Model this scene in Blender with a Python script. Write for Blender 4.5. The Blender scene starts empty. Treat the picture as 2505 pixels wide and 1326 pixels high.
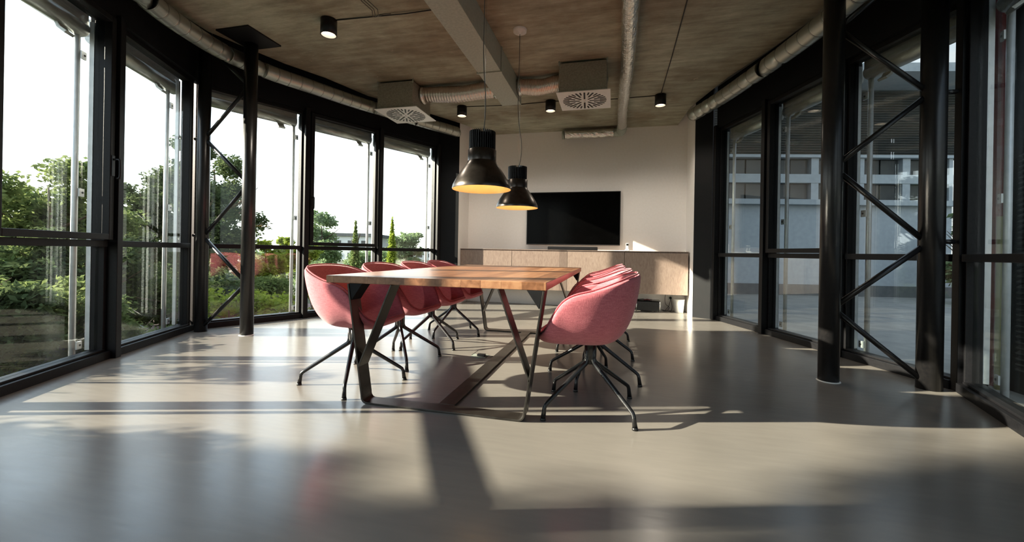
import bpy, math, random
import numpy as np
from mathutils import Vector, Matrix

PI = math.pi
scene = bpy.context.scene
col = scene.collection

# ------------------------------------------------------------------ camera
F_PX, EYE, YAW, ROLL = 1008.0, 0.895, math.atan(244 / 1008.0), 0.0171
cd = bpy.data.cameras.new('camera')
cam = bpy.data.objects.new('camera', cd)
col.objects.link(cam)
cd.sensor_width = 36.0
cd.lens = F_PX / 2505 * 36.0
cd.shift_x = -0.0003
cd.shift_y = -45.4 / 2505
cd.clip_start = 0.02
cd.clip_end = 800
_rt = Vector((math.cos(YAW), math.sin(YAW), 0))
_up = Vector((0, 0, 1))
_fw = Vector((-math.sin(YAW), math.cos(YAW), 0))
_x = math.cos(ROLL) * _rt + math.sin(ROLL) * _up
_y = -math.sin(ROLL) * _rt + math.cos(ROLL) * _up
cam.matrix_world = Matrix(((_x.x, _y.x, -_fw.x, 0), (_x.y, _y.y, -_fw.y, 0), (_x.z, _y.z, -_fw.z, EYE), (0, 0, 0, 1)))
scene.camera = cam

# ------------------------------------------------------------------ light
SUN_AZ, SUN_EL = math.radians(17.0), math.radians(19.4)     # heading of the rays from +x, height
sd = bpy.data.lights.new('sun', 'SUN')
sd.energy = 18.5
sd.color = (1.0, 0.86, 0.70)
sd.angle = math.radians(0.6)
sun = bpy.data.objects.new('sun', sd)
col.objects.link(sun)
_d = Vector((math.cos(SUN_AZ) * math.cos(SUN_EL), math.sin(SUN_AZ) * math.cos(SUN_EL), -math.sin(SUN_EL)))
sun.rotation_euler = _d.to_track_quat('-Z', 'Y').to_euler()
sun.location = (-20, -6, 12)

world = bpy.data.worlds.new('sky')
scene.world = world
world.use_nodes = True
wn, wl = world.node_tree.nodes, world.node_tree.links
wn.clear()
w_out = wn.new('ShaderNodeOutputWorld')
w_bg = wn.new('ShaderNodeBackground')
w_tc = wn.new('ShaderNodeTexCoord')
w_sep = wn.new('ShaderNodeSeparateXYZ')
wl.new(w_tc.outputs['Generated'], w_sep.inputs[0])
w_ramp = wn.new('ShaderNodeValToRGB')
e = w_ramp.color_ramp.elements
e[0].position, e[0].color = 0.0, (1.0, 0.97, 0.92, 1)
e[1].position, e[1].color = 1.0, (0.30, 0.46, 0.72, 1)
q = e.new(0.22); q.color = (0.80, 0.91, 1.0, 1)
q = e.new(0.50); q.color = (0.50, 0.70, 0.98, 1)
wl.new(w_sep.outputs['Z'], w_ramp.inputs[0])
w_map = wn.new('ShaderNodeMapping'); w_map.inputs['Scale'].default_value = (2.2, 2.2, 7.0)
wl.new(w_tc.outputs['Generated'], w_map.inputs[0])
w_noise = wn.new('ShaderNodeTexNoise'); w_noise.inputs['Scale'].default_value = 1.6
w_noise.inputs['Detail'].default_value = 7; w_noise.inputs['Roughness'].default_value = 0.6
wl.new(w_map.outputs[0], w_noise.inputs['Vector'])
w_cr = wn.new('ShaderNodeMapRange')
w_cr.inputs['From Min'].default_value, w_cr.inputs['From Max'].default_value = 0.42, 0.68
wl.new(w_noise.outputs['Fac'], w_cr.inputs['Value'])
w_mix = wn.new('ShaderNodeMix'); w_mix.data_type = 'RGBA'
wl.new(w_cr.outputs[0], w_mix.inputs[0]); wl.new(w_ramp.outputs[0], w_mix.inputs[6])
w_mix.inputs[7].default_value = (1.0, 0.99, 0.98, 1)
# the sky is brightest around the low sun (west, -x) and dimmest opposite it
w_az = wn.new('ShaderNodeMapRange')
w_az.inputs['From Min'].default_value, w_az.inputs['From Max'].default_value = -0.7, 0.75
w_az.inputs['To Min'].default_value, w_az.inputs['To Max'].default_value = 2.8, 0.30
wl.new(w_sep.outputs['X'], w_az.inputs['Value'])
wl.new(w_mix.outputs[2], w_bg.inputs['Color'])
wl.new(w_az.outputs[0], w_bg.inputs['Strength'])
wl.new(w_bg.outputs[0], w_out.inputs[0])

vs = scene.view_settings
vs.view_transform = 'Standard'
vs.look = 'None'
vs.exposure = 0.60
vs.gamma = 1.0
vs.use_curve_mapping = False
scene.cycles.transparent_max_bounces = 24
scene.cycles.max_bounces = 10
scene.cycles.diffuse_bounces = 5
scene.cycles.glossy_bounces = 6
scene.cycles.sample_clamp_indirect = 6.0
scene.cycles.caustics_reflective = False
scene.cycles.caustics_refractive = False


# ------------------------------------------------------------------ materials
def srgb(r, g, b):
    f = lambda c: (c / 255 / 12.92) if c <= 10.3 else ((c / 255 + 0.055) / 1.055) ** 2.4
    return (f(r), f(g), f(b), 1)


def base_mat(name):
    m = bpy.data.materials.new(name)
    m.use_nodes = True
    nt = m.node_tree
    b = nt.nodes['Principled BSDF']
    return m, nt, b


def noise_mat(name, c1, c2, scale=8, detail=5, rough=0.6, metal=0.0, stretch=(1, 1, 1), bump=0.0, rough2=None,
              lo=0.3, hi=0.7, spec=0.5, coat=0.0, sheen=0.0):
    m, nt, b = base_mat(name)
    tc = nt.nodes.new('ShaderNodeTexCoord')
    mp = nt.nodes.new('ShaderNodeMapping')
    mp.inputs['Scale'].default_value = stretch
    nz = nt.nodes.new('ShaderNodeTexNoise')
    nz.inputs['Scale'].default_value = scale
    nz.inputs['Detail'].default_value = detail
    mr = nt.nodes.new('ShaderNodeMapRange')
    mr.inputs['From Min'].default_value, mr.inputs['From Max'].default_value = lo, hi
    mx = nt.nodes.new('ShaderNodeMix')
    mx.data_type = 'RGBA'
    mx.inputs[6].default_value, mx.inputs[7].default_value = c1, c2
    nt.links.new(tc.outputs['Object'], mp.inputs[0])
    nt.links.new(mp.outputs[0], nz.inputs['Vector'])
    nt.links.new(nz.outputs['Fac'], mr.inputs['Value'])
    nt.links.new(mr.outputs[0], mx.inputs[0])
    nt.links.new(mx.outputs[2], b.inputs['Base Color'])
    b.inputs['Roughness'].default_value = rough
    b.inputs['Metallic'].default_value = metal
    b.inputs['Specular IOR Level'].default_value = spec
    b.inputs['Coat Weight'].default_value = coat
    b.inputs['Sheen Weight'].default_value = sheen
    if rough2 is not None:
        r = nt.nodes.new('ShaderNodeMapRange')
        r.inputs['To Min'].default_value, r.inputs['To Max'].default_value = rough, rough2
        nt.links.new(mr.outputs[0], r.inputs['Value'])
        nt.links.new(r.outputs[0], b.inputs['Roughness'])
    if bump:
        bp = nt.nodes.new('ShaderNodeBump')
        bp.inputs['Strength'].default_value = bump
        bp.inputs['Distance'].default_value = 0.01
        nt.links.new(nz.outputs['Fac'], bp.inputs['Height'])
        nt.links.new(bp.outputs[0], b.inputs['Normal'])
    return m


M = {}
M['black'] = noise_mat('black_powder_coat', (.005, .005, .006, 1), (.008, .008, .009, 1), 60, 2, .45, bump=.03, spec=.22)
M['black_post'] = noise_mat('black_satin_paint', (.010, .010, .011, 1), (.016, .015, .015, 1), 50, 2, .30, bump=.02)
M['fascia'] = noise_mat('black_fascia', (.003, .004, .005, 1), (.005, .005, .006, 1), 12, 2, .6, spec=.2)
M['wall'] = noise_mat('white_plaster', srgb(246, 243, 239), srgb(250, 247, 244), 30, 4, .9, bump=.05)
M['tv'] = noise_mat('tv_glass', (.001, .001, .001, 1), (.0015, .0015, .0015, 1), 5, 1, .15, spec=.05)
M['plastic'] = noise_mat('black_plastic', (.008, .008, .008, 1), (.014, .014, .014, 1), 40, 2, .35)
M['white_plastic'] = noise_mat('white_plastic', srgb(225, 225, 220), srgb(235, 235, 232), 30, 2, .4)
M['alu'] = noise_mat('white_aluminium', srgb(205, 208, 208), srgb(222, 224, 224), 20, 3, .4, .3)
M['silver'] = noise_mat('silver_profile', srgb(170, 172, 168), srgb(198, 198, 192), 12, 3, .38, .6, stretch=(1, 1, 5))
M['chrome'] = noise_mat('polished_steel', (.55, .55, .55, 1), (.65, .65, .64, 1), 10, 1, .18, 1)
M['galv'] = noise_mat('galvanised_sheet', srgb(150, 158, 148), srgb(170, 177, 166), 45, 4, .45, .12, bump=.04, rough2=.55)
M['galv_box'] = noise_mat('galvanised_box', srgb(136, 135, 124), srgb(160, 158, 146), 55, 4, .5, .3, bump=.05)
M['plate'] = noise_mat('diffuser_enamel', srgb(226, 229, 229), srgb(234, 236, 235), 20, 2, .35)
M['gold'] = noise_mat('gold_reflector', (.95, .68, .32, 1), (.98, .74, .38, 1), 20, 2, .4, .3)
M['lampblack'] = noise_mat('black_bronze_lacquer', (.060, .052, .046, 1), (.080, .070, .062, 1), 30, 2, .30, .92)
M['sink'] = noise_mat('black_anodised', (.006, .006, .007, 1), (.010, .010, .011, 1), 30, 2, .4, .3)
M['gusset'] = noise_mat('black_painted_plate', (.006, .006, .007, 1), (.009, .009, .010, 1), 30, 2, .6, spec=.15)
M['steel'] = noise_mat('raw_steel', (.040, .036, .032, 1), (.070, .064, .056, 1), 14, 5, .28, .75, rough2=.42)
M['cable'] = noise_mat('grey_cable', (.10, .10, .09, 1), (.14, .13, .12, 1), 30, 2, .5)
M['blackcable'] = noise_mat('black_cable', (.006, .006, .006, 1), (.01, .01, .01, 1), 30, 2, .6)
M['chairleg'] = noise_mat('black_chair_base', (.010, .010, .011, 1), (.015, .015, .016, 1), 40, 2, .22)
M['bark'] = noise_mat('bark', srgb(70, 58, 44), srgb(104, 88, 66), 22, 6, .9, stretch=(1, 1, .3), bump=.5)
M['facade'] = noise_mat('pale_render', srgb(158, 166, 172), srgb(170, 178, 183), 6, 5, .85, bump=.05)
M['facade_base'] = noise_mat('grey_plinth', srgb(84, 88, 90), srgb(98, 101, 102), 5, 4, .8)
M['farwin'] = noise_mat('dark_window_glass', srgb(52, 56, 58), srgb(74, 76, 74), 1.2, 3, .12)
M['louvre'] = noise_mat('dark_louvre', srgb(46, 46, 42), srgb(62, 60, 55), 4, 3, .6)
M['paving'] = noise_mat('pale_paving', srgb(140, 140, 136), srgb(164, 162, 156), 3, 6, .8)
M['red'] = noise_mat('dark_red_panel', srgb(96, 22, 26), srgb(118, 30, 32), 5, 3, .6)
M['yellowgreen'] = noise_mat('pale_olive_post', srgb(120, 120, 80), srgb(140, 138, 96), 5, 3, .6)
M['white_bldg'] = noise_mat('white_render_far', srgb(225, 225, 222), srgb(238, 238, 236), 1, 3, .9)
M['stone'] = noise_mat('garden_stone', srgb(92, 98, 92), srgb(124, 128, 120), 4, 6, .85, bump=.2)


def mat_floor():
    m, nt, b = base_mat('resin_floor')
    N, L = nt.nodes, nt.links
    tc = N.new('ShaderNodeTexCoord')
    n1 = N.new('ShaderNodeTexNoise'); n1.inputs['Scale'].default_value = 0.9; n1.inputs['Detail'].default_value = 6
    mp = N.new('ShaderNodeMapping'); mp.inputs['Scale'].default_value = (3.0, 22.0, 1)
    mp.inputs['Rotation'].default_value = (0, 0, .15)
    n2 = N.new('ShaderNodeTexNoise'); n2.inputs['Scale'].default_value = 1.5; n2.inputs['Detail'].default_value = 5
    L.new(tc.outputs['Object'], n1.inputs['Vector']); L.new(tc.outputs['Object'], mp.inputs[0]); L.new(mp.outputs[0], n2.inputs['Vector'])
    ad = N.new('ShaderNodeMath'); ad.operation = 'MULTIPLY_ADD'; ad.inputs[1].default_value = .35
    L.new(n2.outputs['Fac'], ad.inputs[0]); L.new(n1.outputs['Fac'], ad.inputs[2])
    mr = N.new('ShaderNodeMapRange'); mr.inputs['From Min'].default_value, mr.inputs['From Max'].default_value = .5, .85
    L.new(ad.outputs[0], mr.inputs['Value'])
    mx = N.new('ShaderNodeMix'); mx.data_type = 'RGBA'
    mx.inputs[6].default_value = srgb(119, 115, 109); mx.inputs[7].default_value = srgb(131, 126, 119)
    L.new(mr.outputs[0], mx.inputs[0]); L.new(mx.outputs[2], b.inputs['Base Color'])
    r = N.new('ShaderNodeMapRange'); r.inputs['To Min'].default_value, r.inputs['To Max'].default_value = .20, .27
    L.new(mr.outputs[0], r.inputs['Value']); L.new(r.outputs[0], b.inputs['Roughness'])
    b.inputs['Specular IOR Level'].default_value = .45
    bp = N.new('ShaderNodeBump'); bp.inputs['Strength'].default_value = .035; bp.inputs['Distance'].default_value = .01
    L.new(n2.outputs['Fac'], bp.inputs['Height']); L.new(bp.outputs[0], b.inputs['Normal'])
    return m


def mat_concrete():
    m, nt, b = base_mat('board_marked_concrete')
    N, L = nt.nodes, nt.links
    tc = N.new('ShaderNodeTexCoord')
    mp = N.new('ShaderNodeMapping'); mp.inputs['Scale'].default_value = (1.6, 8.5, 1); mp.inputs['Rotation'].default_value = (0, 0, -.04)
    n1 = N.new('ShaderNodeTexNoise'); n1.inputs['Scale'].default_value = 1.6; n1.inputs['Detail'].default_value = 12; n1.inputs['Roughness'].default_value = .74
    n2 = N.new('ShaderNodeTexNoise'); n2.inputs['Scale'].default_value = 1.1; n2.inputs['Detail'].default_value = 8; n2.inputs['Roughness'].default_value = .62
    n3 = N.new('ShaderNodeTexNoise'); n3.inputs['Scale'].default_value = 9; n3.inputs['Detail'].default_value = 3
    n4 = N.new('ShaderNodeTexVoronoi'); n4.inputs['Scale'].default_value = 3.2
    L.new(tc.outputs['Object'], mp.inputs[0]); L.new(mp.outputs[0], n1.inputs['Vector'])
    for n in (n2, n3, n4):
        L.new(tc.outputs['Object'], n.inputs['Vector'])
    ra = N.new('ShaderNodeValToRGB')
    el = ra.color_ramp.elements
    el[0].position, el[0].color = .28, srgb(134, 134, 120)
    el[1].position, el[1].color = .74, srgb(204, 205, 188)
    k = el.new(.5); k.color = srgb(172, 171, 154)
    L.new(n1.outputs['Fac'], ra.inputs[0])
    rb = N.new('ShaderNodeValToRGB')
    el = rb.color_ramp.elements
    el[0].position, el[0].color = .36, srgb(186, 170, 156)
    el[1].position, el[1].color = .64, srgb(250, 252, 248)
    L.new(n2.outputs['Fac'], rb.inputs[0])
    mu = N.new('ShaderNodeMix'); mu.data_type = 'RGBA'; mu.blend_type = 'MULTIPLY'; mu.inputs[0].default_value = .9
    L.new(ra.outputs[0], mu.inputs[6]); L.new(rb.outputs[0], mu.inputs[7])
    # small pits and pale scars
    mr = N.new('ShaderNodeMapRange'); mr.inputs['From Min'].default_value, mr.inputs['From Max'].default_value = .0, .035
    L.new(n4.outputs['Distance'], mr.inputs['Value'])
    pit = N.new('ShaderNodeMix'); pit.data_type = 'RGBA'; pit.inputs[6].default_value = srgb(84, 72, 62)
    L.new(mr.outputs[0], pit.inputs[0]); L.new(mu.outputs[2], pit.inputs[7])
    sc = N.new('ShaderNodeMapRange'); sc.inputs['From Min'].default_value, sc.inputs['From Max'].default_value = .70, .78
    L.new(n3.outputs['Fac'], sc.inputs['Value'])
    pale = N.new('ShaderNodeMix'); pale.data_type = 'RGBA'; pale.inputs[7].default_value = srgb(176, 160, 140)
    L.new(sc.outputs[0], pale.inputs[0]); L.new(pit.outputs[2], pale.inputs[6])
    L.new(pale.outputs[2], b.inputs['Base Color'])
    b.inputs['Roughness'].default_value = .7
    bp = N.new('ShaderNodeBump'); bp.inputs['Strength'].default_value = .25; bp.inputs['Distance'].default_value = .01
    L.new(n1.outputs['Fac'], bp.inputs['Height']); L.new(bp.outputs[0], b.inputs['Normal'])
    return m


def mat_wood(name, ca, cb, cc, board=.11, rough=.35, axis='X', grain=(16, 1.2, 16)):
    """long staves running along Y, each with its own tone"""
    m, nt, b = base_mat(name)
    N, L = nt.nodes, nt.links
    tc = N.new('ShaderNodeTexCoord')
    sp = N.new('ShaderNodeSeparateXYZ'); L.new(tc.outputs['Object'], sp.inputs[0])
    dv = N.new('ShaderNodeMath'); dv.operation = 'DIVIDE'; dv.inputs[1].default_value = board
    L.new(sp.outputs[axis], dv.inputs[0])
    fl = N.new('ShaderNodeMath'); fl.operation = 'FLOOR'; L.new(dv.outputs[0], fl.inputs[0])
    wn_ = N.new('ShaderNodeTexWhiteNoise'); wn_.noise_dimensions = '1D'; L.new(fl.outputs[0], wn_.inputs['W'])
    mp = N.new('ShaderNodeMapping'); mp.inputs['Scale'].default_value = grain
    L.new(tc.outputs['Object'], mp.inputs[0])
    of = N.new('ShaderNodeVectorMath'); of.operation = 'ADD'
    cm = N.new('ShaderNodeCombineXYZ'); mm = N.new('ShaderNodeMath'); mm.operation = 'MULTIPLY'; mm.inputs[1].default_value = 30
    L.new(wn_.outputs['Value'], mm.inputs[0]); L.new(mm.outputs[0], cm.inputs['Y'])
    L.new(mp.outputs[0], of.inputs[0]); L.new(cm.outputs[0], of.inputs[1])
    nz = N.new('ShaderNodeTexNoise'); nz.inputs['Scale'].default_value = 1.6; nz.inputs['Detail'].default_value = 6
    nz.inputs['Distortion'].default_value = .6
    L.new(of.outputs[0], nz.inputs['Vector'])
    ad = N.new('ShaderNodeMath'); ad.operation = 'MULTIPLY_ADD'; ad.inputs[1].default_value = .35
    L.new(wn_.outputs['Value'], ad.inputs[0]); L.new(nz.outputs['Fac'], ad.inputs[2])
    ra = N.new('ShaderNodeValToRGB')
    el = ra.color_ramp.elements
    el[0].position, el[0].color = .38, ca
    el[1].position, el[1].color = .95, cc
    k = el.new(.66); k.color = cb
    L.new(ad.outputs[0], ra.inputs[0])
    fr = N.new('ShaderNodeMath'); fr.operation = 'FRACT'; L.new(dv.outputs[0], fr.inputs[0])
    gt = N.new('ShaderNodeMath'); gt.operation = 'GREATER_THAN'; gt.inputs[1].default_value = .975; L.new(fr.outputs[0], gt.inputs[0])
    sc = N.new('ShaderNodeMath'); sc.operation = 'MULTIPLY'; sc.inputs[1].default_value = .45; L.new(gt.outputs[0], sc.inputs[0])
    mx = N.new('ShaderNodeMix'); mx.data_type = 'RGBA'; mx.inputs[7].default_value = (ca[0] * .4, ca[1] * .4, ca[2] * .4, 1)
    L.new(sc.outputs[0], mx.inputs[0]); L.new(ra.outputs[0], mx.inputs[6])
    L.new(mx.outputs[2], b.inputs['Base Color'])
    b.inputs['Roughness'].default_value = rough
    bp = N.new('ShaderNodeBump'); bp.inputs['Strength'].default_value = .06; bp.inputs['Distance'].default_value = .005
    L.new(nz.outputs['Fac'], bp.inputs['Height']); L.new(bp.outputs[0], b.inputs['Normal'])
    return m


def mat_fabric(name, c1, c2):
    m, nt, b = base_mat(name)
    N, L = nt.nodes, nt.links
    tc = N.new('ShaderNodeTexCoord')
    hs = []
    for s in ((420, 420, 30), (30, 30, 420)):
        mp = N.new('ShaderNodeMapping'); mp.inputs['Scale'].default_value = s
        nz = N.new('ShaderNodeTexNoise'); nz.inputs['Scale'].default_value = 1.0; nz.inputs['Detail'].default_value = 2
        L.new(tc.outputs['Object'], mp.inputs[0]); L.new(mp.outputs[0], nz.inputs['Vector'])
        hs.append(nz)
    ad = N.new('ShaderNodeMath'); ad.operation = 'ADD'
    L.new(hs[0].outputs['Fac'], ad.inputs[0]); L.new(hs[1].outputs['Fac'], ad.inputs[1])
    mr = N.new('ShaderNodeMapRange'); mr.inputs['From Min'].default_value, mr.inputs['From Max'].default_value = .75, 1.25
    L.new(ad.outputs[0], mr.inputs['Value'])
    mx = N.new('ShaderNodeMix'); mx.data_type = 'RGBA'; mx.inputs[6].default_value = c1; mx.inputs[7].default_value = c2
    L.new(mr.outputs[0], mx.inputs[0]); L.new(mx.outputs[2], b.inputs['Base Color'])
    b.inputs['Roughness'].default_value = .9
    b.inputs['Specular IOR Level'].default_value = .2
    b.inputs['Sheen Weight'].default_value = .25
    bp = N.new('ShaderNodeBump'); bp.inputs['Strength'].default_value = .25; bp.inputs['Distance'].default_value = .002
    L.new(ad.outputs[0], bp.inputs['Height']); L.new(bp.outputs[0], b.inputs['Normal'])
    return m


def mat_foil(name, c1, c2, scale, strength, rough, stretch=(1, 1, 1)):
    m, nt, b = base_mat(name)
    N, L = nt.nodes, nt.links
    tc = N.new('ShaderNodeTexCoord')
    mp = N.new('ShaderNodeMapping'); mp.inputs['Scale'].default_value = stretch
    nz = N.new('ShaderNodeTexNoise'); nz.inputs['Scale'].default_value = scale; nz.inputs['Detail'].default_value = 4; nz.inputs['Distortion'].default_value = 1.2
    L.new(tc.outputs['Object'], mp.inputs[0]); L.new(mp.outputs[0], nz.inputs['Vector'])
    mx = N.new('ShaderNodeMix'); mx.data_type = 'RGBA'; mx.inputs[6].default_value = c1; mx.inputs[7].default_value = c2
    L.new(nz.outputs['Fac'], mx.inputs[0]); L.new(mx.outputs[2], b.inputs['Base Color'])
    b.inputs['Metallic'].default_value = .9
    b.inputs['Roughness'].default_value = rough
    bp = N.new('ShaderNodeBump'); bp.inputs['Strength'].default_value = strength; bp.inputs['Distance'].default_value = .01 if strength < .9 else .03
    L.new(nz.outputs['Fac'], bp.inputs['Height']); L.new(bp.outputs[0], b.inputs['Normal'])
    return m


def mat_glass():
    """clear sheet glass: Schlick reflection over a faintly green transmission, same from both faces"""
    m = bpy.data.materials.new('window_glass'); m.use_nodes = True
    nt = m.node_tree; N, L = nt.nodes, nt.links; N.clear()
    out = N.new('ShaderNodeOutputMaterial')
    geo = N.new('ShaderNodeNewGeometry')
    dt = N.new('ShaderNodeVectorMath'); dt.operation = 'DOT_PRODUCT'
    L.new(geo.outputs['Incoming'], dt.inputs[0]); L.new(geo.outputs['Normal'], dt.inputs[1])
    ab = N.new('ShaderNodeMath'); ab.operation = 'ABSOLUTE'; L.new(dt.outputs['Value'], ab.inputs[0])
    om = N.new('ShaderNodeMath'); om.operation = 'SUBTRACT'; om.inputs[0].default_value = 1; L.new(ab.outputs[0], om.inputs[1])
    pw = N.new('ShaderNodeMath'); pw.operation = 'POWER'; pw.inputs[1].default_value = 4.2; L.new(om.outputs[0], pw.inputs[0])
    ma = N.new('ShaderNodeMath'); ma.operation = 'MULTIPLY_ADD'; ma.inputs[1].default_value = .9; ma.inputs[2].default_value = .055
    L.new(pw.outputs[0], ma.inputs[0])
    tr = N.new('ShaderNodeBsdfTransparent'); tr.inputs[0].default_value = (.93, .965, .955, 1)
    gl = N.new('ShaderNodeBsdfGlossy'); gl.inputs['Roughness'].default_value = 0.0; gl.inputs['Color'].default_value = (.95, .98, 1, 1)
    mx = N.new('ShaderNodeMixShader')
    L.new(ma.outputs[0], mx.inputs[0]); L.new(tr.outputs[0], mx.inputs[1]); L.new(gl.outputs[0], mx.inputs[2])
    L.new(mx.outputs[0], out.inputs[0])
    return m


def mat_leaf(name, c1, c2, trans=.35):
    m = bpy.data.materials.new(name); m.use_nodes = True
    nt = m.node_tree; N, L = nt.nodes, nt.links; N.clear()
    out = N.new('ShaderNodeOutputMaterial')
    tc = N.new('ShaderNodeTexCoord'); nz = N.new('ShaderNodeTexNoise'); nz.inputs['Scale'].default_value = 2.2; nz.inputs['Detail'].default_value = 5
    L.new(tc.outputs['Object'], nz.inputs['Vector'])
    mr = N.new('ShaderNodeMapRange'); mr.inputs['From Min'].default_value, mr.inputs['From Max'].default_value = .35, .65
    L.new(nz.outputs['Fac'], mr.inputs['Value'])
    mx = N.new('ShaderNodeMix'); mx.data_type = 'RGBA'; mx.inputs[6].default_value = c1; mx.inputs[7].default_value = c2
    L.new(mr.outputs[0], mx.inputs[0])
    df = N.new('ShaderNodeBsdfDiffuse'); tl = N.new('ShaderNodeBsdfTranslucent')
    L.new(mx.outputs[2], df.inputs[0]); L.new(mx.outputs[2], tl.inputs[0])
    ms = N.new('ShaderNodeMixShader'); ms.inputs[0].default_value = trans
    L.new(df.outputs[0], ms.inputs[1]); L.new(tl.outputs[0], ms.inputs[2]); L.new(ms.outputs[0], out.inputs[0])
    return m


def mat_emit(name, color, strength):
    m, nt, b = base_mat(name)
    b.inputs['Base Color'].default_value = color
    b.inputs['Emission Color'].default_value = color
    b.inputs['Emission Strength'].default_value = strength
    return m


M['seam'] = noise_mat('dark_seam_metal', (.03, .03, .028, 1), (.05, .05, .045, 1), 20, 2, .5, .5)  # dark metal for the flanks of the ducts' lock seams
M['floor'] = mat_floor()
M['ceiling'] = mat_concrete()
M['tabletop'] = mat_wood('oiled_oak_staves', srgb(116, 78, 54), srgb(148, 103, 73), srgb(172, 128, 94), .115, .30)
M['ply'] = mat_wood('pale_veneer', srgb(126, 107, 97), srgb(142, 124, 112), srgb(155, 137, 125), 5.0, .5, grain=(30, 30, 9))
M['pink'] = mat_fabric('pink_wool', srgb(172, 88, 98), srgb(206, 120, 128))
M['piping'] = mat_fabric('pink_piping', srgb(170, 74, 84), srgb(196, 98, 106))
M['foil'] = mat_foil('crumpled_foil', srgb(206, 204, 198), srgb(242, 240, 234), 42, .6, .16, (1, 1, 1))
M['spiral'] = mat_foil('spiral_duct_steel', srgb(158, 160, 152), srgb(184, 185, 177), 5, .06, .38)
M['flex'] = mat_foil('flexible_hose_foil', srgb(190, 176, 166), srgb(222, 208, 198), 18, .35, .32)
M['glass'] = mat_glass()
M['leaf_a'] = mat_leaf('leaf_green', (.11, .16, .055, 1), (.26, .31, .12, 1))
M['leaf_b'] = mat_leaf('leaf_dark', (.06, .09, .045, 1), (.14, .18, .08, 1), .25)
M['leaf_y'] = mat_leaf('leaf_yellowgreen', (.17, .24, .03, 1), (.34, .40, .07, 1), .45)
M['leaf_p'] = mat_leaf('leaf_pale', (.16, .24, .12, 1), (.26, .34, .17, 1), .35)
M['grass'] = noise_mat('grass_and_soil', (.040, .060, .028, 1), (.085, .090, .060, 1), 1.3, 8, .95, bump=.4)
M['soil'] = noise_mat('bark_mulch', srgb(92, 74, 78), srgb(132, 112, 112), 9, 8, .95, bump=.5)
M['lens'] = mat_emit('spot_lens', (1.0, .80, .60, 1), 3.0)
M['glow'] = mat_emit('pendant_bulb', (1.0, .62, .22, 1), 3.0)


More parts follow.
